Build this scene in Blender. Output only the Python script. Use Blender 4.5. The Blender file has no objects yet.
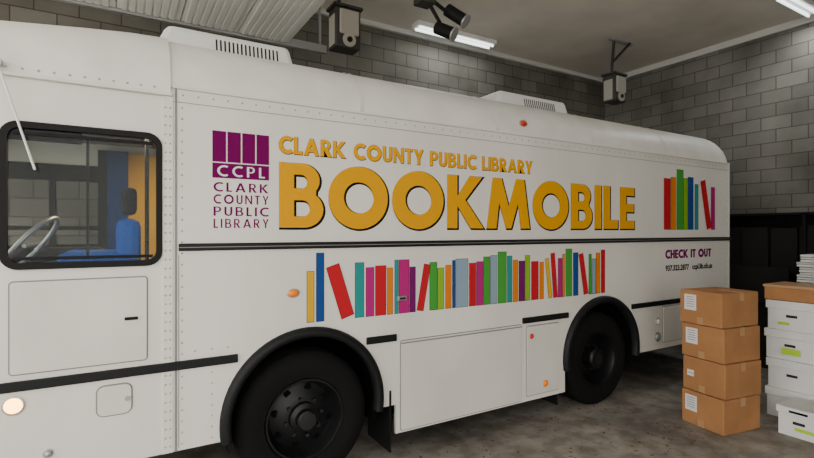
import bpy, math, random
from mathutils import Vector
random.seed(7)
S=bpy.context.scene
col=S.collection
R=math.radians
# ---------------------------------------------------------------- materials
def mat(name,c,rough=.5,metal=0,noise=0,nscale=6,bump=0,bscale=60,emit=None,estr=0,coat=0,stretch=None,spec=.5):
    m=bpy.data.materials.new(name); m.use_nodes=True
    nt=m.node_tree; b=nt.nodes['Principled BSDF']
    b.inputs['Base Color'].default_value=(*c,1); b.inputs['Roughness'].default_value=rough
    b.inputs['Metallic'].default_value=metal; b.inputs['Specular IOR Level'].default_value=spec
    if coat: b.inputs['Coat Weight'].default_value=coat
    tc=nt.nodes.new('ShaderNodeTexCoord')
    if noise:
        n=nt.nodes.new('ShaderNodeTexNoise'); n.inputs['Scale'].default_value=nscale; n.inputs['Detail'].default_value=6
        src=tc.outputs['Object']
        if stretch:
            mp=nt.nodes.new('ShaderNodeMapping'); mp.inputs['Scale'].default_value=stretch
            nt.links.new(src,mp.inputs[0]); src=mp.outputs[0]
        nt.links.new(src,n.inputs['Vector'])
        r=nt.nodes.new('ShaderNodeValToRGB')
        r.color_ramp.elements[0].position=.3; r.color_ramp.elements[1].position=.7
        r.color_ramp.elements[0].color=(*[max(0,v*(1-noise)) for v in c],1)
        r.color_ramp.elements[1].color=(*[min(1,v*(1+noise*.5)) for v in c],1)
        nt.links.new(n.outputs['Fac'],r.inputs['Fac']); nt.links.new(r.outputs['Color'],b.inputs['Base Color'])
    if bump:
        n=nt.nodes.new('ShaderNodeTexNoise'); n.inputs['Scale'].default_value=bscale
        nt.links.new(tc.outputs['Object'],n.inputs['Vector'])
        bp=nt.nodes.new('ShaderNodeBump'); bp.inputs['Strength'].default_value=bump; bp.inputs['Distance'].default_value=.01
        nt.links.new(n.outputs['Fac'],bp.inputs['Height']); nt.links.new(bp.outputs['Normal'],b.inputs['Normal'])
    if emit:
        b.inputs['Emission Color'].default_value=(*emit,1); b.inputs['Emission Strength'].default_value=estr
    return m
def floor_mat(name,c):
    m=mat(name,c,.7,bump=.3,bscale=25); nt=m.node_tree; b=nt.nodes['Principled BSDF']
    tc=nt.nodes.new('ShaderNodeTexCoord')
    def ramp(scale,p0,p1,lo,hi,det=8,rough=.6):
        n=nt.nodes.new('ShaderNodeTexNoise'); n.inputs['Scale'].default_value=scale; n.inputs['Detail'].default_value=det; n.inputs['Roughness'].default_value=rough
        nt.links.new(tc.outputs['Object'],n.inputs['Vector'])
        r=nt.nodes.new('ShaderNodeValToRGB'); r.color_ramp.elements[0].position=p0; r.color_ramp.elements[1].position=p1
        r.color_ramp.elements[0].color=(*lo,1); r.color_ramp.elements[1].color=(*hi,1)
        nt.links.new(n.outputs['Fac'],r.inputs['Fac']); return r.outputs['Color']
    a=ramp(.9,.36,.58,[v*.55 for v in c],[v*1.15 for v in c])
    d=ramp(5,.40,.58,(.62,.60,.57),(1,1,1))
    mx=nt.nodes.new('ShaderNodeMix'); mx.data_type='RGBA'; mx.blend_type='MULTIPLY'; mx.inputs[0].default_value=1
    nt.links.new(a,mx.inputs[6]); nt.links.new(d,mx.inputs[7]); nt.links.new(mx.outputs[2],b.inputs['Base Color'])
    return m
def block_mat(name,axes,c1,c2,mortar):
    m=bpy.data.materials.new(name); m.use_nodes=True; nt=m.node_tree; b=nt.nodes['Principled BSDF']
    tc=nt.nodes.new('ShaderNodeTexCoord'); sp=nt.nodes.new('ShaderNodeSeparateXYZ'); cb=nt.nodes.new('ShaderNodeCombineXYZ')
    nt.links.new(tc.outputs['Object'],sp.inputs[0])
    nt.links.new(sp.outputs[axes[0]],cb.inputs[0]); nt.links.new(sp.outputs['Z'],cb.inputs[1])
    br=nt.nodes.new('ShaderNodeTexBrick')
    br.inputs['Scale'].default_value=1; br.inputs['Brick Width'].default_value=.4; br.inputs['Row Height'].default_value=.2
    br.inputs['Mortar Size'].default_value=.007; br.inputs['Mortar Smooth'].default_value=.3; br.inputs['Bias'].default_value=0
    br.inputs['Color1'].default_value=(*c1,1); br.inputs['Color2'].default_value=(*c2,1); br.inputs['Mortar'].default_value=(*mortar,1)
    nt.links.new(cb.outputs[0],br.inputs['Vector'])
    n=nt.nodes.new('ShaderNodeTexNoise'); n.inputs['Scale'].default_value=1.1; n.inputs['Detail'].default_value=10
    nt.links.new(tc.outputs['Object'],n.inputs['Vector'])
    rr=nt.nodes.new('ShaderNodeValToRGB'); rr.color_ramp.elements[0].position=.32; rr.color_ramp.elements[1].position=.68
    rr.color_ramp.elements[0].color=(.30,.30,.28,1); rr.color_ramp.elements[1].color=(.72,.72,.70,1)
    nt.links.new(n.outputs['Fac'],rr.inputs['Fac'])
    mx=nt.nodes.new('ShaderNodeMix'); mx.data_type='RGBA'; mx.blend_type='MULTIPLY'; mx.inputs[0].default_value=.85
    nt.links.new(br.outputs['Color'],mx.inputs[6]); nt.links.new(rr.outputs['Color'],mx.inputs[7])
    nt.links.new(mx.outputs[2],b.inputs['Base Color']); b.inputs['Roughness'].default_value=.9; b.inputs['Specular IOR Level'].default_value=.2
    bp=nt.nodes.new('ShaderNodeBump'); bp.inputs['Strength'].default_value=.5; bp.inputs['Distance'].default_value=.01; bp.invert=True
    nt.links.new(br.outputs['Fac'],bp.inputs['Height']); nt.links.new(bp.outputs['Normal'],b.inputs['Normal'])
    return m
def glass_mat(name,tint=(.90,.93,.92),gl=.010):
    m=bpy.data.materials.new(name); m.use_nodes=True; nt=m.node_tree
    for n in list(nt.nodes): nt.nodes.remove(n)
    o=nt.nodes.new('ShaderNodeOutputMaterial'); t=nt.nodes.new('ShaderNodeBsdfTransparent'); g=nt.nodes.new('ShaderNodeBsdfGlossy'); mx=nt.nodes.new('ShaderNodeMixShader')
    t.inputs[0].default_value=(*tint,1); g.inputs['Roughness'].default_value=.03; mx.inputs[0].default_value=gl
    nt.links.new(t.outputs[0],mx.inputs[1]); nt.links.new(g.outputs[0],mx.inputs[2]); nt.links.new(mx.outputs[0],o.inputs[0])
    return m
M=dict(
 white=mat('bus_white_paint',(.80,.775,.715),.42,noise=.09,nscale=1.6,coat=.1,stretch=(1,1,.35)),
 capw=mat('roof_white_paint',(.82,.80,.75),.45,noise=.10,nscale=3),
 panelw=mat('hatch_white_paint',(.74,.715,.655),.44,noise=.07,nscale=2),
 black=mat('black_rubber',(.008,.008,.008),.6,spec=.2),
 rail=mat('black_trim',(.008,.009,.010),.5,spec=.25),
 tire=mat('tire_rubber',(.006,.006,.006),.85,bump=.2,spec=.18),
 rim=mat('black_steel',(.006,.006,.007),.45,spec=.35),
 hub=mat('hub_steel',(.03,.03,.03),.4,metal=.5),
 well=mat('underbody_black',(.003,.003,.003),.9,spec=.1),
 yellow=mat('lettering_gold',(.74,.345,.0),.9,spec=0),
 purple=mat('logo_purple',(.16,.004,.09),.9,spec=0),
 gray=mat('gray_seam',(.22,.22,.21),.6),
 rivet=mat('rivet_gray',(.46,.45,.42),.45),
 steel=mat('galvanised_steel',(.45,.45,.45),.4,metal=.6),
 plastic=mat('white_plastic',(.82,.82,.79),.5),
 slot=mat('dark_slot',(.03,.03,.03),.8,spec=.1),
 amber=mat('amber_lens',(.8,.20,.0),.25,emit=(1,.25,.0),estr=.2),
 redlens=mat('red_lens',(.6,.03,.01),.25),
 lamp=mat('marker_lamp_glass',(1,.6,.25),.3,emit=(1,.50,.12),estr=10),
 glass=glass_mat('window_glass'),
 blue=mat('blue_vinyl',(.006,.08,.40),.7,spec=.2),
 navy=mat('navy_laminate',(.006,.03,.12),.6,spec=.2),
 curt=mat('yellow_curtain',(.68,.36,.02),.8),
 interior=mat('interior_gray',(.16,.16,.15),.8),
 dash=mat('dash_dark',(.010,.010,.012),.7,spec=.2),
 card=mat('cardboard',(.41,.20,.082),.85,noise=.16,nscale=4,spec=.2),
 tape=mat('packing_tape',(.46,.26,.12),.4),
 label=mat('paper_label',(.75,.75,.75),.7),
 bank=mat('banker_box_white',(.74,.75,.74),.75,noise=.05,nscale=5),
 green=mat('green_sticker',(.42,.68,.02),.6),
 ink=mat('black_ink',(.008,.008,.008),.9,spec=0),
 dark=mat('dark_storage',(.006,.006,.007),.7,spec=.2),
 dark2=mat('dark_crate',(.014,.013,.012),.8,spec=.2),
 opn=mat('opener_dark',(.03,.027,.024),.6),
 opl=mat('opener_cream',(.34,.32,.27),.6),
 door=mat('garage_door_white',(.86,.85,.81),.6),
 tube=mat('fluorescent_tube',(1,1,1),.5,emit=(.9,1,1),estr=2.2),
 leaf=mat('dry_leaf',(.15,.05,.018),.9,noise=.4,nscale=3),
 trim=mat('trim_gray',(.6,.6,.57),.6),
)
# ---------------------------------------------------------------- helpers
def link(o,parent=None,m=None):
    col.objects.link(o)
    if parent: o.parent=parent
    if m: o.data.materials.append(m)
    return o
def empty(name,loc=(0,0,0),rot=0):
    e=bpy.data.objects.new(name,None); e.location=loc; e.rotation_euler=(0,0,rot); e.empty_display_size=.1; col.objects.link(e); return e
def mesh(name,v,f,m,parent=None,bevel=0,smooth=False,seg=2):
    me=bpy.data.meshes.new(name); me.from_pydata(v,[],f); me.validate(); me.update()
    o=bpy.data.objects.new(name,me); link(o,parent,m)
    if smooth:
        for p in me.polygons: p.use_smooth=True
    if bevel:
        b=o.modifiers.new('bevel','BEVEL'); b.width=bevel; b.segments=seg; b.limit_method='ANGLE'
    return o
CF=[(0,3,2,1),(4,5,6,7),(0,1,5,4),(1,2,6,5),(2,3,7,6),(3,0,4,7)]
def boxv(x0,x1,y0,y1,z0,z1): return [(x0,y0,z0),(x1,y0,z0),(x1,y1,z0),(x0,y1,z0),(x0,y0,z1),(x1,y0,z1),(x1,y1,z1),(x0,y1,z1)]
def box(name,x0,x1,y0,y1,z0,z1,m,parent=None,bevel=0):
    return mesh(name,boxv(x0,x1,y0,y1,z0,z1),CF,m,parent,bevel)
def boxes(name,bl,m,parent=None,bevel=0):
    v=[];f=[]
    for b in bl:
        n=len(v); v+=boxv(*b); f+=[tuple(i+n for i in q) for q in CF]
    return mesh(name,v,f,m,parent,bevel)
def lathe(name,prof,cx,cy,cz,m,parent=None,seg=64,smooth=True):
    v=[];f=[];n=len(prof)
    for i in range(seg):
        a=2*math.pi*i/seg
        for r,y in prof: v.append((cx+r*math.cos(a),cy+y,cz+r*math.sin(a)))
    for i in range(seg):
        j=(i+1)%seg
        for k in range(n-1): f.append((i*n+k,i*n+k+1,j*n+k+1,j*n+k))
    o=mesh(name,v,f,m,parent,smooth=smooth)
    if smooth:
        e=o.modifiers.new('es','EDGE_SPLIT'); e.split_angle=R(35)
    return o
def rod(name,p,q,r,m,parent=None,seg=10):
    p=Vector(p);q=Vector(q);d=(q-p).normalized()
    u=d.orthogonal().normalized(); w=d.cross(u)
    v=[];f=[]
    for i in range(seg):
        a=2*math.pi*i/seg; o=u*math.cos(a)*r+w*math.sin(a)*r
        v.append(tuple(p+o)); v.append(tuple(q+o))
    for i in range(seg):
        j=(i+1)%seg; f.append((2*i,2*j,2*j+1,2*i+1))
    f.append(tuple(range(0,2*seg,2))); f.append(tuple(range(1,2*seg,2)))
    return mesh(name,v,f,m,parent)
def arc(cx,cy,rx,ry,a0,a1,n=16):
    return [(cx+rx*math.cos(R(a0+(a1-a0)*i/n)),cy+ry*math.sin(R(a0+(a1-a0)*i/n))) for i in range(n+1)]
def rrect(x0,x1,z0,z1,r,n=6):
    return arc(x1-r,z1-r,r,r,0,90,n)+arc(x0+r,z1-r,r,r,90,180,n)+arc(x0+r,z0+r,r,r,180,270,n)+arc(x1-r,z0+r,r,r,270,360,n)
def flat(name,loops,y,thick,m,parent=None,offset=0):
    """2-D outline in the X-Z plane (holes allowed), extruded along Y, front face at y."""
    cu=bpy.data.curves.new(name,'CURVE'); cu.dimensions='2D'; cu.fill_mode='BOTH'; cu.extrude=thick/2; cu.offset=offset
    for L in loops:
        s=cu.splines.new('POLY'); s.points.add(len(L)-1); s.use_cyclic_u=True
        for i,(a,b) in enumerate(L): s.points[i].co=(a,b,0,1)
    t=bpy.data.objects.new('tmp',cu); col.objects.link(t)
    dg=bpy.context.evaluated_depsgraph_get()
    me=bpy.data.meshes.new_from_object(t.evaluated_get(dg)); bpy.data.objects.remove(t)
    for vv in me.vertices:
        x,yy,z=vv.co; vv.co=(x,y+thick/2-z,yy)
    me.name=name; me.materials.clear()
    for p in me.polygons: p.use_smooth=False
    o=bpy.data.objects.new(name,me); return link(o,parent,m)
# ---------------------------------------------------------------- glyphs
def G(ch):
    w=.22
    if ch=='O': return 1.04,[arc(.52,.5,.52,.52,0,354,48),arc(.52,.5,.265,.265,0,352,40)]
    if ch=='C': return .80,[arc(.52,.5,.52,.52,52,308,36)+arc(.52,.5,.29,.29,308,52,28)]
    if ch=='B': return .68,[[(0,0),(0,1)]+arc(.35,.745,.27,.255,90,-38,12)+arc(.37,.285,.31,.285,52,-90,14),
                            [(w,.61),(w,.83)]+arc(.34,.72,.09,.11,90,-90,8),[(w,.17),(w,.43)]+arc(.36,.30,.11,.13,90,-90,8)]
    if ch=='P': return .64,[[(0,0),(0,1)]+arc(.34,.69,.30,.31,90,-90,16)+[(w,.38),(w,0)],[(w,.55),(w,.83)]+arc(.33,.69,.11,.14,90,-90,8)]
    if ch=='R': return .70,[[(0,0),(0,1)]+arc(.34,.70,.29,.30,90,-62,14)+[(.72,0),(.46,0),(.24,.38),(w,.38),(w,0)],[(w,.56),(w,.83)]+arc(.33,.695,.10,.135,90,-90,8)]
    if ch=='K': return .82,[[(0,0),(0,1),(w,1),(w,.6),(.50,1),(.80,1),(.40,.54),(.83,0),(.53,0),(w,.43),(w,0)]]
    if ch=='M': return 1.11,[[(0,0),(.15,1),(.37,1),(.555,.44),(.74,1),(.96,1),(1.11,0),(.87,0),(.80,.53),(.62,0),(.49,0),(.31,.53),(.24,0)]]
    if ch=='I': return w,[[(0,0),(0,1),(w,1),(w,0)]]
    if ch=='L': return .50,[[(0,0),(0,1),(w,1),(w,.20),(.50,.20),(.50,0)]]
    if ch=='E': return .52,[[(0,0),(0,1),(.52,1),(.52,.81),(w,.81),(w,.60),(.50,.60),(.50,.41),(w,.41),(w,.19),(.52,.19),(.52,0)]]
    if ch=='T': return .60,[[(.19,0),(.19,.82),(0,.82),(0,1),(.6,1),(.6,.82),(.41,.82),(.41,0)]]
    if ch=='H': return .70,[[(0,0),(0,1),(w,1),(w,.6),(.48,.6),(.48,1),(.7,1),(.7,0),(.48,0),(.48,.41),(w,.41),(w,0)]]
    if ch=='N': return .78,[[(0,0),(0,1),(.20,1),(.57,.40),(.57,1),(.78,1),(.78,0),(.58,0),(.21,.60),(.21,0)]]
    if ch=='Y': return .74,[[(.26,0),(.26,.42),(0,1),(.24,1),(.37,.65),(.50,1),(.74,1),(.48,.42),(.48,0)]]
    if ch=='A': return .92,[[(0,0),(.35,1),(.57,1),(.92,0),(.68,0),(.61,.2),(.31,.2),(.24,0)],[(.375,.38),(.46,.64),(.545,.38)]]
    if ch=='U': return .68,[[(0,1)]+arc(.34,.34,.34,.34,180,360,16)+[(.68,1),(.46,1)]+arc(.34,.34,.12,.14,360,180,10)+[(.22,1)]]
    return .35,[]
def text(name,s,x0,x1,z0,z1,y,m,parent,off=0,gap=.09,dx=0,dz=0):
    W=0
    for c in s: W+=G(c)[0]+gap
    W-=gap; sx=(x1-x0)/W; sz=z1-z0; loops=[];x=0
    for c in s:
        w,L=G(c)
        for l in L: loops.append([(x0+dx+(x+a)*sx,z0+dz+b*sz) for a,b in l])
        x+=w+gap
    return flat(name,loops,y,.0015,m,parent,off)
# ================================================================= ROOM
XE,YF,ZC=8.54,6.4,4.95
box('floor',-2.6,XE+.2,-3.2,YF+.2,-.1,0,floor_mat('concrete_floor',(.30,.275,.24)))
bounce_mat=mat('bounce_slab_concrete',(.60,.58,.54),.9,noise=.15,nscale=1)
mesh('bounce_slab',[(-20,-20,-.02),(XE+12,-20,-.02),(XE+12,20,-.02),(-20,20,-.02)],[(0,1,2,3)],bounce_mat)  # pale unseen ground slab, added to bounce light into the garage
bf=block_mat('block_far','X',(.20,.188,.162),(.29,.272,.24),(.10,.095,.085)); be=block_mat('block_end','Y',(.235,.224,.20),(.33,.315,.285),(.13,.125,.112))
box('wall_back',-2.6,XE+.2,YF,YF+.2,0,ZC,bf)
box('light_block_wall',2.6,XE+.2,-3.2,-3,0,ZC,bf)  # unseen wall added behind the camera to dim light on the right
box('wall_right',XE,XE+.2,-3,YF,0,ZC,be)
box('ceiling',-2.6,XE+.2,-3.2,YF+.2,ZC,ZC+.15,mat('ceiling_deck',(.74,.68,.60),.9,noise=.12,nscale=1.5))
box('trim_1',XE-.05,XE,-3,YF-.05,ZC-.10,ZC,M['trim'])
box('trim_2',-2.6,XE-.05,YF-.05,YF,ZC-.07,ZC,M['trim'])
# raised sectional door
gd=empty('garage_door')
gx=-2.5; k=0
while gx<1.79:
    box('section_%d'%k,gx,gx+.60,1.2,5.9,4.20,4.25,M['door'],gd)
    boxes('ribs_%d'%k,[(gx+.04+i*.075,gx+.09+i*.075,1.2,5.9,4.19,4.20) for i in range(7)],M['door'],gd)
    gx+=.615;k+=1
boxes('tracks',[(-2.5,2.3,5.92,5.97,4.17,4.27),(-2.5,2.3,1.12,1.17,4.17,4.27)],M['steel'],gd)
boxes('track_hangers',[(x,x+.03,5.93,5.96,4.27,4.95) for x in (-1,1,2.2)]+[(x,x+.03,1.13,1.16,4.27,4.95) for x in (-1,1,2.2)],M['steel'],gd)
def fluo(x0,x1,y,z=ZC-.004):
    e=empty('fluorescent_light')
    box('housing',x0,x1,y-.10,y+.10,z-.07,z,M['plastic'],e,.01)
    for d in (-.05,.05): rod('tube',(x0+.04,y+d,z-.09),(x1-.04,y+d,z-.09),.017,M['tube'],e)
    return e
fluo(3.73,5.23,6.04); fluo(7.3,8.3,2.85)
def opener(x,y,zt,zb):
    e=empty('garage_door_opener')
    box('housing',x-.15,x+.15,y-.10,y+.12,zb,zt-.12,M['opn'],e,.02)
    box('side_cover',x-.155,x-.149,y-.07,y+.09,zb+.03,zt-.2,M['opl'],e,.002)
    box('motor_cover',x-.11,x+.12,y-.13,y-.09,zb+.14,zt-.15,M['opl'],e,.02)
    lathe('pulley',[(0,-.02),(.075,-.02),(.075,.0),(.05,.01),(0,.01)],x+.0,y-.11,zb+.08,M['opl'],e,24)
    lathe('pulley_bolt',[(0,-.03),(.03,-.03),(.03,0)],x+.0,y-.115,zb+.08,M['black'],e,16)
    boxes('mounting_plate',[(x-.17,x+.17,y-.11,y+.13,zt-.12,zt-.09)],M['opn'],e)
    rod('hanger',(x-.08,y,zt-.1),(x-.02,y,ZC-.03),.022,M['opn'],e)
    rod('brace',(x-.05,y,zt+.1),(x+.32,y-.05,ZC-.02),.02,M['opn'],e)
    box('ceiling_rail',x-.15,x+.42,y-.03,y+.03,ZC-.034,ZC-.004,M['steel'],e)
    return e
opener(2.14,4.95,4.42,3.86); opener(6.85,4.95,4.47,3.92)
fl=empty('ceiling_flood_light')
box('junction_box',2.62,2.80,4.12,4.28,4.20,4.42,M['opn'],fl,.01)
rod('conduit',(2.70,4.2,4.4),(2.70,4.2,ZC-.004),.02,M['steel'],fl)
box('ceiling_plate',2.6,2.8,4.1,4.3,ZC-.02,ZC-.004,M['steel'],fl)
rod('arm_1',(2.75,4.2,4.3),(3.0,4.15,4.15),.02,M['black'],fl)
rod('arm_2',(2.75,4.2,4.25),(2.9,4.15,4.0),.02,M['black'],fl)
for i,(p,q) in enumerate([((3.0,4.2,4.22),(3.12,4.05,4.07)),((2.86,4.2,4.0),(2.97,4.05,3.90))]):
    rod('lamp_body_%d'%i,p,q,.065,M['black'],fl,20); rod('lamp_face_%d'%i,q,tuple(Vector(q)+(Vector(q)-Vector(p))*.08),.075,M['steel'],fl,20)
# ================================================================= BUS
B=empty('bookmobile')
Y0=3.3; Y1=5.8
def side_loops(win):
    o=[(-1.0,.48)]+arc(1.145,.567,.56,.56,188.9,-8.9,36)+[(1.86,.48),(1.86,.25),(3.79,.25),(3.79,.48)]+arc(4.36,.567,.56,.56,188.9,-8.9,36)+[(6.93,.48),(6.93,2.74),(-1.0,2.74)]
    return [o]+win
flat('side_panel_near',side_loops([rrect(-.535,.195,1.665,2.42,.07)]),Y0,.03,M['white'],B)
flat('side_panel_far',side_loops([rrect(-.95,-.05,1.35,2.45,.07)]),Y1-.03,.03,M['white'],B)
def wrap(name,path,z0,z1,m,sm=True):
    v=[];f=[]
    for x,y in path: v+= [(x,y,z0),(x,y,z1)]
    for i in range(len(path)-1): f.append((2*i,2*i+2,2*i+3,2*i+1))
    o=mesh(name,v,f,m,B,smooth=sm); s=o.modifiers.new('sol','SOLIDIFY'); s.thickness=.02; s.offset=0
    e=o.modifiers.new('es','EDGE_SPLIT'); e.split_angle=R(40); return o
rear=arc(6.93,Y0+.125,.12,.12,-90,0,8)+arc(6.93,Y1-.125,.12,.12,0,90,8)
wrap('rear_shell',rear,.48,2.74,M['white'])
front=arc(-1.0,Y0+.185,.18,.18,270,180,8)+arc(-1.0,Y1-.185,.18,.18,180,90,8)
wrap('front_shell_lower',front,.48,1.45,M['white']); wrap('front_shell_upper',front,2.5,2.74,M['white'])
boxes('windshield_pillars',[(-1.18,-1.10,3.42,3.50,1.45,2.5),(-1.18,-1.10,5.6,5.68,1.45,2.5),(-1.18,-1.14,4.52,4.58,1.45,2.5)],M['black'],B)
wrap('windshield',front,1.45,2.5,M['glass'])
def roof(name,st,grow,zb,m):
    prof=[(0,zb)]+[( .45*(1-math.cos(R(a))),2.74+.41*math.sin(R(a))) for a in range(0,91,9)]
    prof+=[(.7,3.175),(1.0,3.195),(1.25,3.20)]
    full=prof+[(2.5-o,z) for o,z in reversed(prof[:-1])]
    v=[];f=[];n=len(full)
    for x,ey,ez in st:
        for o,z in full:
            y=4.55+(Y0+o-4.55)*(1-(ey-grow)/1.25)
            zz=z if z<=2.74 else 2.74+(z-2.74)*(1-ez/.46)+grow*(z-2.74)/.46
            v.append((x,y,zz))
    for i in range(len(st)-1):
        for k in range(n-1): f.append((i*n+k,(i+1)*n+k,(i+1)*n+k+1,i*n+k+1))
    f.append(tuple(range(n))); f.append(tuple(range((len(st)-1)*n,len(st)*n)))
    o=mesh(name,v,f,m,B,smooth=True); e=o.modifiers.new('es','EDGE_SPLIT'); e.split_angle=R(30); return o
st=[(x,0,0) for x in (.2,1.5,3,4.5,6,6.7)]+[(6.8+.25*math.sin(R(a)),.12*(1-math.cos(R(a))),.26*(1-math.cos(R(a)))) for a in range(10,91,10)]
roof('roof',st,0,2.735,M['capw'])
st=[(-1.0-.18*math.sin(R(a)),.16*(1-math.cos(R(a))),.15+.20*(1-math.cos(R(a)))) for a in range(90,-1,-15)]+[(-.6,0,.09),(-.2,0,.035),(.05,0,.008),(.26,0,0)]
roof('front_roof_cap',st,.018,2.69,M['capw'])
box('drip_rail',.27,6.95,Y0-.014,Y0,2.735,2.752,M['white'],B,.003)
box('cap_lip',-.98,.27,Y0-.030,Y0-.005,2.68,2.70,M['white'],B,.004)
boxes('roof_seams',[(.285,.297,Y0-.004,Y0,.48,2.735)],M['gray'],B)
box('corner_post',.215,.275,Y0-.007,Y0,.48,2.70,M['white'],B,.002)
boxes('panel_seam',[(.27,6.93,Y0-.002,Y0,2.652,2.656),(.305,.309,Y0-.002,Y0,.5,1.7)],M['gray'],B)
def band(x,w):
    v=[];f=[]
    P=[(0,2.74)]+[( .45*(1-math.cos(R(a))),2.74+.41*math.sin(R(a))) for a in range(0,91,9)]+[(.7,3.175),(1.25,3.20)]
    for o,z in P:
        nx=1-o/.45 if o<.45 else 0
        v+=[(x,Y0+o-.006*nx,z+.006),(x+w,Y0+o-.006*nx,z+.006)]
    for i in range(len(P)-1): f.append((2*i,2*i+1,2*i+3,2*i+2))
    mesh('roof_band',v,f,M['white'],B,smooth=True)
for x in (1.55,2.9,4.2,5.5): band(x,.03)
def rivets(name,pts,r=.0075):
    v=[];f=[]
    for (x,y,z) in pts:
        n=len(v)
        for k in range(6): v.append((x+r*math.cos(k*math.pi/3),y,z+r*math.sin(k*math.pi/3)))
        v.append((x,y-r*.8,z))
        for k in range(6): f.append((n+k,n+(k+1)%6,n+6))
    mesh(name,v,f,M['rivet'],B)
pts=[(.33+i*.09,Y0,2.70) for i in range(73)]
for x in (.232,.258): pts+=[(x,Y0-.007,.52+i*.055) for i in range(39)]
pts+=[(.325,Y0,.52+i*.07) for i in range(31)]
pts+=[(.40+i*.1,Y0,1.09) for i in range(3)]+[(.50,Y0,.52+i*.07) for i in range(7)]
pts+=[(-.95+i*.07,Y0-.02,2.725) for i in range(17)]
pts+=[(6.90,Y0,.55+i*.1) for i in range(21)]
rivets('rivets',pts)
boxes('belt_rail',[(.305,6.97,Y0-.018,Y0,1.725,1.772)],M['rail'],B,.005)
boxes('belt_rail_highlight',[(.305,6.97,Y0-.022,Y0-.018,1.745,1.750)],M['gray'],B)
boxes('lower_rail',[(-1.0,.66,Y0-.018,Y0,.985,1.04),(1.60,1.862,Y0-.018,Y0,.985,1.04),(3.211,3.83,Y0-.018,Y0,.985,1.04),(4.85,6.95,Y0-.018,Y0,.985,1.04)],M['rail'],B,.005)
def flare(cx,nm):
    v=[];f=[];N=40
    sec=[(.53,Y0+.02),(.53,Y0-.035),(.55,Y0-.05),(.585,Y0-.045),(.60,Y0-.02),(.60,Y0)]
    for i in range(N+1):
        a=R(190-200*i/N)
        for r,y in sec: v.append((cx+r*math.cos(a),y,.567+r*math.sin(a)))
    n=len(sec)
    for i in range(N):
        for k in range(n-1): f.append((i*n+k,i*n+k+1,(i+1)*n+k+1,(i+1)*n+k))
    mesh('fender_flare_'+nm,v,f,M['rail'],B,smooth=True)
    v=[];f=[]
    for i in range(N+1):
        a=R(200-220*i/N)
        for y in (Y0+.01,Y0+.62): v.append((cx+.565*math.cos(a),y,.567+.565*math.sin(a)))
    for i in range(N): f.append((2*i,2*i+1,2*i+3,2*i+2))
    mesh('wheel_well_'+nm,v,f,M['well'],B)
    box('wheel_well_back_'+nm,cx-.6,cx+.6,Y0+.60,Y0+.63,.3,1.15,M['well'],B)
for cx,nm in ((1.145,'front'),(4.36,'rear')): flare(cx,nm)
def wheel(cx,cy,nm,flip=1,rear=False):
    f=flip; r=.49
    tp=[(.285,-.10),(.30,-.125),(.36,-.14),(.43,-.135),(.465,-.115),(.485,-.09)]
    for y in (-.06,-.02,.02,.06): tp+=[(r,y-.012),(r,y+.006),(r-.012,y+.008),(r-.012,y+.018)]
    tp+=[(.485,.09),(.465,.115),(.43,.135),(.30,.125),(.285,.10)]
    lathe('tire_'+nm,[(a,b*f) for a,b in tp],cx,cy,r,M['tire'],B,72)
    d=.06 if rear else 0
    rp=[(.29,-.10),(.288,-.118),(.275,-.118),(.265,-.10),(.255,-.04),(.235,-.01+d),(.20,-.02+d),(.15,-.05+d),(.11,-.055+d)]
    if rear: rp+=[(.11,-.10),(.09,-.12),(0,-.12)]
    else: rp+=[(.105,-.09),(.075,-.105),(.07,-.15),(.055,-.16),(0,-.16)]
    lathe('rim_'+nm,[(a,b*f) for a,b in rp],cx,cy,r,M['rim'],B,48)
    for i in range(8):
        a=R(i*45+10)
        rod('lug_nut',(cx+.135*math.cos(a),cy-.085*f+d*f,r+.135*math.sin(a)),(cx+.135*math.cos(a),cy-.05*f+d*f,r+.135*math.sin(a)),.014,M['hub'],B,6)
        a=R(i*45+32)
        rod('hand_hole',(cx+.205*math.cos(a),cy-(.026-d)*f,r+.205*math.sin(a)),(cx+.205*math.cos(a),cy-(.0-d)*f,r+.205*math.sin(a)),.026,M['well'],B,14)
    lathe('hub_cap_'+nm,[(.06,-.163*f if not rear else -.125*f),(0,(-.166 if not rear else -.128)*f)],cx,cy,r,M['hub'],B,24)
wheel(1.145,Y0+.17,'front_near'); wheel(4.36,Y0+.17,'rear_near',1,True)
wheel(1.145,Y1-.17,'front_far',-1); wheel(4.36,Y1-.17,'rear_far',-1,True)
boxes('chassis',[(-.8,6.8,3.97,4.10,.50,.72),(-.8,6.8,5.0,5.13,.50,.72),(1.08,1.21,3.6,5.5,.42,.55),(4.28,4.44,3.6,5.5,.42,.56),(1.9,3.6,3.5,5.6,.32,1.0),(5.2,6.8,3.5,5.6,.5,1.0),(-.9,.4,3.5,5.6,.55,1.0)],M['well'],B)
box('cabin_floor',-1.12,6.98,Y0+.03,Y1-.03,1.14,1.18,M['well'],B)
box('mud_flap',1.80,1.815,Y0-.01,Y0+.38,.12,.60,M['black'],B)
box('mud_flap',3.72,3.735,Y0+.04,Y0+.38,.12,.60,M['black'],B)
def hatch(nm,x0,x1,z0,z1,r=.015):
    flat(nm+'_gasket',[rrect(x0-.008,x1+.008,z0-.008,z1+.008,r+.008)],Y0-.002,.003,M['gray'],B)
    flat(nm,[rrect(x0,x1,z0,z1,r)],Y0-.009,.009,M['panelw'],B)
hatch('electrical_hatch',-.514,.13,1.078,1.572)
box('hatch_latch',.015,.085,Y0-.02,Y0-.008,1.322,1.340,M['black'],B,.003)
hatch('luggage_hatch',1.905,3.20,.27,.975)
boxes('luggage_hatch_rib',[(1.905,3.20,Y0-.014,Y0-.008,.955,.965)],M['gray'],B)
hatch('fuel_door',-.12,.05,.775,.945,.035)
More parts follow.
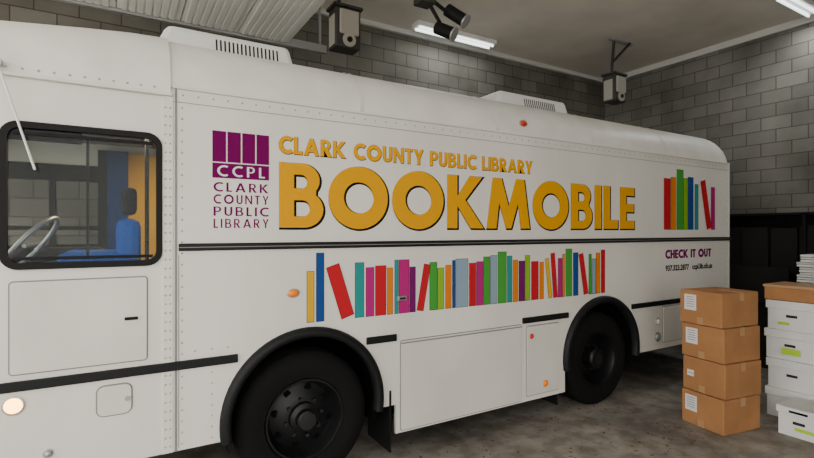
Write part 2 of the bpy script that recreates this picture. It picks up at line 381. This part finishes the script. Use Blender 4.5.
lathe('fuel_door_lock',[(0,-.012),(.014,-.012),(.014,0)],.03,Y0-.008,.86,M['steel'],B,16)
hatch('rear_hatch',5.45,6.75,.55,.96)
hatch('wheel_side_plate',3.27,3.70,.30,.95)
box('side_latch',1.87,1.95,Y0-.02,Y0,1.30,1.335,M['steel'],B,.004)
box('side_latch_handle',1.885,1.935,Y0-.03,Y0-.02,1.31,1.325,M['dark2'],B,.002)
def lens(nm,x,z,r,m,y=Y0,sx=1):
    o=lathe(nm,[(0,-.025),(r*.6,-.021),(r*.9,-.012),(r,0)],0,0,0,m,B,24); o.location=(x,y,z); o.scale=(sx,1,1)
    o2=lathe(nm+'_bezel',[(r*1.0,-.008),(r*1.2,-.006),(r*1.22,0)],0,0,0,M['steel'],B,24); o2.location=(x,y,z); o2.scale=(sx,1,1)
lens('turn_signal',1.033,1.415,.026,M['amber'],sx=1.5)
lens('marker_lamp',-.50,.91,.042,M['lamp'])
lens('side_reflector',3.326,.857,.028,M['redlens']); lens('side_reflector',3.51,.383,.038,M['amber'])
lens('clearance_lamp',3.24,2.86,.028,M['redlens'],Y0+.015,1.5)
lens('rear_cap',5.35,.80,.035,M['plastic']); lens('rear_cap',5.35,.62,.045,M['steel'])
lens('fuse_cap',-.35,.62,.02,M['steel'])
# driver's window
flat('window_gasket',[rrect(-.56,.215,1.64,2.445,.085),rrect(-.525,.182,1.675,2.41,.055)],Y0-.014,.03,M['black'],B)
flat('driver_window_glass',[rrect(-.53,.187,1.67,2.415,.055)],Y0+.012,.004,M['glass'],B)
boxes('window_slider_frame',[(-.505,.165,Y0+.0,Y0+.02,2.375,2.392),(-.505,.165,Y0,Y0+.02,1.69,1.708),(-.175,-.160,Y0+.02,Y0+.035,1.69,2.39),(.13,.145,Y0+.02,Y0+.035,1.69,2.39)],M['black'],B)
rod('mirror_arm',(-.56,Y0-.06,2.74),(-.40,Y0-.06,2.18),.006,M['plastic'],B)
boxes('mirror_arm_mount',[(-.58,-.54,Y0-.07,Y0,2.72,2.75)],M['steel'],B)
# interior
box('dashboard',-1.1,-.80,3.4,5.1,1.18,1.62,M['dash'],B,.04)
box('engine_cover',-.78,-.1,4.35,4.95,1.18,1.72,M['dash'],B,.06)
bpy.ops.mesh.primitive_torus_add(major_radius=.22,minor_radius=.015,location=(-.50,3.85,1.76),rotation=(R(-8),R(-52),0))
sw=bpy.context.object; sw.name='steering_wheel'; sw.data.materials.append(M['steel']); sw.parent=B
rod('steering_column',(-.50,3.85,1.75),(-.86,3.85,1.40),.03,M['dash'],B)
rod('steering_spoke',(-.50,3.64,1.76),(-.50,4.06,1.76),.012,M['steel'],B)
box('driver_seat_back',-.03,.11,3.55,4.05,1.45,1.93,M['blue'],B,.05)
box('driver_seat_cushion',-.34,.04,3.55,4.05,1.42,1.72,M['blue'],B,.05)
box('driver_seat_pedestal',-.22,.05,3.65,3.9,1.18,1.44,M['dash'],B)
box('driver_headrest',.0,.09,3.66,3.92,1.96,2.14,M['dash'],B,.03)
boxes('far_wall_panel',[(.06,1.6,5.70,5.75,1.2,2.65)],M['curt'],B)
boxes('far_wall_post',[(-.12,.06,5.62,5.70,1.2,2.65)],M['navy'],B)
boxes('bulkhead_post',[(-.20,-.12,5.62,5.75,1.2,2.65),(.17,.20,4.6,4.66,1.2,2.65)],M['dash'],B)
boxes('entry_door_frame',[(-.60,-.55,5.73,5.80,1.3,2.5),(-.97,-.1,5.73,5.77,2.34,2.5),(-.97,-.1,5.73,5.77,1.86,1.90),(-.97,-.1,5.73,5.77,1.3,1.72)],M['black'],B)
boxes('sun_visor',[(-.95,-.2,3.4,3.42,2.36,2.55)],M['dash'],B)
boxes('ceiling_liner',[(-1.0,6.9,3.5,5.6,2.70,2.72)],M['interior'],B)
boxes('cabin_shelf',[(.6,6.7,5.35,5.72,z,z+.03) for z in (1.45,1.8,2.15,2.5)],M['interior'],B)
# lettering & logo
text('title_outline','BOOKMOBILE',.935,4.90,1.875,2.325,Y0-.0015,M['ink'],B,off=.010,dx=.009,dz=-.007,gap=.085)
text('title_lettering','BOOKMOBILE',.935,4.90,1.875,2.325,Y0-.0035,M['yellow'],B,off=.001,gap=.085)
text('subtitle_outline','CLARK COUNTY PUBLIC LIBRARY',.93,3.34,2.39,2.51,Y0-.0015,M['ink'],B,off=.0025,dx=.003,dz=-.003)
text('subtitle_lettering','CLARK COUNTY PUBLIC LIBRARY',.93,3.34,2.39,2.51,Y0-.0035,M['yellow'],B,off=.0005)
bars=[(.503+i*.093,.503+i*.093+.084,Y0-.002,Y0,2.30,2.50) for i in range(4)]
boxes('logo_spines',bars,M['purple'],B)
boxes('logo_base',[(.503,.866,Y0-.002,Y0,2.195,2.292)],M['purple'],B)
text('logo_initials','CCPL',.53,.84,2.205,2.28,Y0-.004,M['plastic'],B,off=-.003,gap=.25)
for i,wd in enumerate(('CLARK','COUNTY','PUBLIC','LIBRARY')):
    z=2.105-i*.079
    text('logo_'+wd.lower(),wd,.508,.866,z,z+.064,Y0-.002,M['purple'],B,off=-.002,gap=.2)
text('check_lettering','CHECK IT OUT',5.50,6.50,1.525,1.625,Y0-.002,M['purple'],B,off=.002)
def small(nm,s,x0,z,size,m):
    cu=bpy.data.curves.new(nm,'FONT'); cu.body=s; cu.size=size; cu.extrude=.0005; cu.offset=.003
    t=bpy.data.objects.new('tmp',cu); col.objects.link(t); dg=bpy.context.evaluated_depsgraph_get()
    me=bpy.data.meshes.new_from_object(t.evaluated_get(dg)); bpy.data.objects.remove(t); me.materials.clear()
    o=bpy.data.objects.new(nm,me); o.location=(x0,Y0-.002,z); o.rotation_euler=(R(90),0,0); link(o,B,m)
small('phone_lettering','937.323.2877   ccpl.lib.oh.us',5.50,1.38,.090,M['ink'])
# book graphics
C={k:mat('graphic_'+k,v,.9,spec=0) for k,v in dict(red=(.50,.02,.03),green=(.06,.32,.05),orange=(.70,.20,.015),blue=(.02,.07,.25),teal=(.03,.26,.26),pink=(.43,.02,.18),purple=(.16,.012,.12),lblue=(.25,.35,.44),yellow=(.70,.40,.02),lime=(.24,.44,.03)).items()}
def quads(nm,Q,m):
    v=[];f=[]
    for q in Q:
        n=len(v); v+=q; f.append((n,n+1,n+2,n+3))
    mesh(nm,v,f,m,B)
def books(nm,zb,lst):
    by={}; out=[]
    for i,(x0,w,h,t,c) in enumerate(lst):
        y=Y0-.002-.0006*(i%3) -(.002 if t else 0)
        L=math.hypot(t,h); cs,sn=h/L,t/L
        zz=zb+(w*abs(sn) if t<0 else 0)
        def P(u,vv,yy):
            px=x0+u*cs+vv*sn; pz=zz-u*sn+vv*cs
            if t>0: pz+=w*abs(sn)
            else: pz-=w*abs(sn)
            return (px,yy,pz)
        by.setdefault(c,[]).append([P(0,0,y),P(w,0,y),P(w,L,y),P(0,L,y)])
        e=.0035; yo=y+.0003
        out.append([P(-e,-e,yo),P(w+e,-e,yo),P(w+e,L+e,yo),P(-e,L+e,yo)])
    quads(nm+'_outline',out,M['ink'])
    for c in by: quads(nm+'_'+c,by[c],C[c])
L=[(1.135,.05,.36,0,'yellow'),(1.205,.055,.49,0,'blue'),(1.40,.10,.38,-.12,'red'),(1.51,.07,.41,0,'teal'),(1.60,.065,.37,0,'pink'),(1.68,.09,.38,0,'red'),(1.785,.045,.36,0,'orange'),
(1.85,.03,.42,0,'teal'),(1.89,.09,.42,0,'pink'),(1.99,.05,.36,0,'purple'),(2.055,.06,.37,.07,'red'),(2.18,.07,.39,0,'green'),(2.26,.06,.34,0,'lime'),(2.34,.055,.36,0,'orange'),(2.41,.025,.4,0,'blue'),
(2.445,.13,.41,0,'lblue'),(2.59,.07,.37,0,'red'),(2.67,.07,.38,0,'pink'),(2.75,.07,.42,0,'green'),(2.83,.07,.43,0,'lblue'),(2.915,.10,.46,0,'green'),(3.03,.055,.42,0,'teal'),(3.10,.055,.38,0,'orange'),
(3.17,.07,.37,0,'purple'),(3.25,.06,.42,0,'lime'),(3.33,.09,.36,0,'red'),(3.44,.05,.35,0,'orange'),(3.56,.045,.38,-.05,'yellow'),(3.625,.055,.43,-.04,'red'),(3.69,.055,.38,0,'pink'),(3.755,.03,.42,0,'orange'),(3.80,.09,.47,0,'green'),
(3.91,.07,.43,0,'blue'),(4.07,.065,.41,-.08,'red'),(4.145,.04,.41,0,'green'),(4.195,.055,.36,0,'lblue'),(4.26,.06,.42,0,'orange'),(4.34,.06,.45,0,'red')]
books('books_strip',1.20,L)
L2=[(5.47,.13,.60,0,'red'),(5.61,.10,.62,0,'orange'),(5.73,.14,.72,0,'green'),(5.88,.08,.62,0,'lime'),(5.97,.12,.64,0,'blue'),(6.12,.08,.56,0,'teal'),(6.40,.11,.60,-.15,'red'),(6.50,.09,.54,0,'pink')]
books('books_corner',1.87,L2)
def ac(x0,x1):
    y0,y1,zb,zt=4.0,4.95,3.16,3.43
    v=[(x0,y0,zb),(x1,y0,zb),(x1,y1,zb),(x0,y1,zb),(x0+.12,y0+.06,zt),(x1-.06,y0+.06,zt),(x1-.06,y1-.06,zt),(x0+.12,y1-.06,zt)]
    mesh('air_conditioner_shell',v,CF,M['plastic'],B,.045)
    box('air_conditioner_base',x0+.03,x1-.03,y0+.03,y1-.03,3.12,3.18,M['gray'],B)
    v=[];f=[]
    for i in range(16):
        x=x0+.46+i*.032; n=len(v)
        zA,zB=zb+.06,zt-.06
        ya=y0+.06*(zA-zb)/(zt-zb)-.003; yb=y0+.06*(zB-zb)/(zt-zb)-.003
        v+=[(x,ya,zA),(x+.014,ya,zA),(x+.014,yb,zB),(x,yb,zB)]; f.append((n,n+1,n+2,n+3))
    mesh('air_conditioner_louvers',v,f,M['slot'],B)
ac(.18,1.30); ac(3.50,4.73)
# ================================================================= BOXES
def carton(parent,w,d,h,z,i):
    dx=random.uniform(-.02,.02); dy=random.uniform(-.015,.015)
    box('carton_%d'%i,dx,w+dx,dy,d+dy,z+.002,z+h-.004,M['card'],parent,.008)
    boxes('carton_tape_%d'%i,[(w*.5-.03,w*.5+.03,dy-.002,d*.5,z+h-.006,z+h-.002),(w*.5-.03,w*.5+.03,dy-.002,dy+.01,z+h-.08,z+h-.003),(dx-.002,dx+.01,d*.5-.03,d*.5+.03,z+.004,z+.07)],M['tape'],parent)
    boxes('carton_label_%d'%i,[(dx-.003,dx+.002,d-.17,d-.05,z+h*.40,z+h*.86)] if i!=1 else [(dx-.003,dx+.002,d-.13,d-.06,z+h*.42,z+h*.60)],M['label'],parent)
    boxes('carton_label_print_%d'%i,[(dx-.004,dx,d-.15,d-.07,z+h*t,z+h*t+.006) for t in ((.5,.57,.64,.71,.78) if i!=1 else (.5,))],M['gray'],parent)
st=empty('cardboard_box_stack',(4.66,2.26,0),R(-9))
for i in range(4): carton(st,.50,.42,.322,i*.322,i)
def banker(parent,x0,y0,z,w,d,h,i,hl=.08):
    box('box_body_%d'%i,x0+.014,x0+w-.014,y0+.014,y0+d-.014,z+.001,z+h-.02,M['bank'],parent,.003)
    box('box_lid_%d'%i,x0,x0+w,y0,y0+d,z+h-hl,z+h-.001,M['bank'],parent,.004)
    box('handle_hole_%d'%i,x0+.011,x0+.015,y0+d/2-.045,y0+d/2+.045,z+h*.5-.015,z+h*.5+.010,M['slot'],parent)
bs=empty('banker_box_stack',(5.62,1.90,0))
for i in range(4): banker(bs,random.uniform(-.02,.02),random.uniform(-.015,.015),i*.29,.42,.43,.29,i)
box('top_carton',-.02,.42,-.02,.43,1.165,1.29,M['card'],bs,.006)
boxes('top_carton_lid',[(-.03,.43,-.03,.44,1.29,1.315)],M['tape'],bs,.004)
boxes('sticker',[(-.026,-.021,.13,.28,.64,.70),(-.026,-.021,.22,.31,.93,.955)],M['green'],bs)
fb=empty('banker_box',(5.17,1.72,0))
banker(fb,0,0,0,.40,.34,.26,0,.06)
boxes('box_stripe',[(.011,.0145,.05,.20,.06,.09)],M['green'],fb)
boxes('lid_marking',[(-.002,.001,.1,.24,.215,.235)],M['ink'],fb)
# ================================================================= dark storage by end wall
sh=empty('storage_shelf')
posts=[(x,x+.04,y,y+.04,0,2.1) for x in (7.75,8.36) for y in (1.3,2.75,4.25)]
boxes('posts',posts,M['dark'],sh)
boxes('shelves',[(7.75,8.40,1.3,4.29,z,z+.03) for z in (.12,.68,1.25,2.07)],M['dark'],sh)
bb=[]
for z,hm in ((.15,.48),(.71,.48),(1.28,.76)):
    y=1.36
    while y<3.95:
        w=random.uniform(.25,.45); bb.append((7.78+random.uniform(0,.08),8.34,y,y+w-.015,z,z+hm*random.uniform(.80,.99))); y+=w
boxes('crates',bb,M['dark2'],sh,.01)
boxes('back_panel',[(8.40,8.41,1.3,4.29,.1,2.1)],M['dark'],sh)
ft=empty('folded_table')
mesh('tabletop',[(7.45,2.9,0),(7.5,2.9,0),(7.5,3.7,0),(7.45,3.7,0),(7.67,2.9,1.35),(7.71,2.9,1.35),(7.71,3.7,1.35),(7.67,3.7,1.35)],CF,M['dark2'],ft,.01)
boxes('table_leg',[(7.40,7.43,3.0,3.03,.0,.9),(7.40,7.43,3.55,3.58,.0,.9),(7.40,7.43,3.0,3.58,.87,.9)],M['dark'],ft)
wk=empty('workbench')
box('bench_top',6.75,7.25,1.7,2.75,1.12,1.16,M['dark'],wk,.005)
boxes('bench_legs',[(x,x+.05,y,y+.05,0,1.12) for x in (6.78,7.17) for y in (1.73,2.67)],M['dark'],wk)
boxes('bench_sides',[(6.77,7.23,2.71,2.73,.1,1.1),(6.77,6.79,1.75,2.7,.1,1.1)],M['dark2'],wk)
pp=empty('paper_stack')
for i in range(14):
    dx=random.uniform(-.04,.04)
    box('sheet_%d'%i,6.85+dx,7.15+dx,2.0+dx,2.5+dx,1.161+i*.03,1.184+i*.03,M['label' if i%2 else 'trim'],pp,.003)
# leaves
v=[];f=[]
for i in range(260):
    if i<180: x=random.uniform(2.0,4.6); y=random.uniform(2.3,3.6)
    else: x=random.uniform(1.8,7); y=random.uniform(.6,3.3)
    if 4.55<x<6.2 and y<2.9: continue
    a=random.uniform(0,6.3); s=random.uniform(.010,.024); n=len(v)
    for k,(p,q,h) in enumerate([(-1,0,.3),(0,-.5,.05),(1.1,0,.4),(0,.5,.05)]):
        v.append((x+s*(p*math.cos(a)-q*math.sin(a)),y+s*(p*math.sin(a)+q*math.cos(a)),.001+h*s*.5))
    f.append((n,n+1,n+2,n+3))
mesh('fallen_leaves',v,f,M['leaf'])
# ================================================================= LIGHT + CAMERA
w=bpy.data.worlds.new('world'); S.world=w; w.use_nodes=True
bg=w.node_tree.nodes['Background']; bg.inputs[0].default_value=(1,.975,.925,1); bg.inputs[1].default_value=3.3
def area(nm,loc,rot,sx,sy,p,c=(1,1,1)):
    l=bpy.data.lights.new(nm,'AREA'); l.shape='RECTANGLE'; l.size=sx; l.size_y=sy; l.energy=p; l.color=c
    o=bpy.data.objects.new(nm,l); o.location=loc; o.rotation_euler=rot; col.objects.link(o); return o
area('fluorescent_glow',(4.48,6.0,ZC-.12),(0,0,0),1.4,.15,14,(.95,1,1))
area('fluorescent_glow',(7.8,2.85,ZC-.12),(0,0,0),1.0,.15,22,(.95,1,1))
area('cabin_fill_light',(.3,4.6,2.66),(0,0,0),.5,.3,22,(1,.82,.55))  # unseen fill light added to brighten the cab interior
cam=bpy.data.cameras.new('camera'); co=bpy.data.objects.new('camera',cam); col.objects.link(co)
co.location=(0,0,1.85); co.rotation_euler=(R(90),0,-math.atan(285.5/480))
cam.sensor_width=36; cam.lens=36*480/814; cam.shift_y=.0025; cam.clip_start=.05
S.camera=co
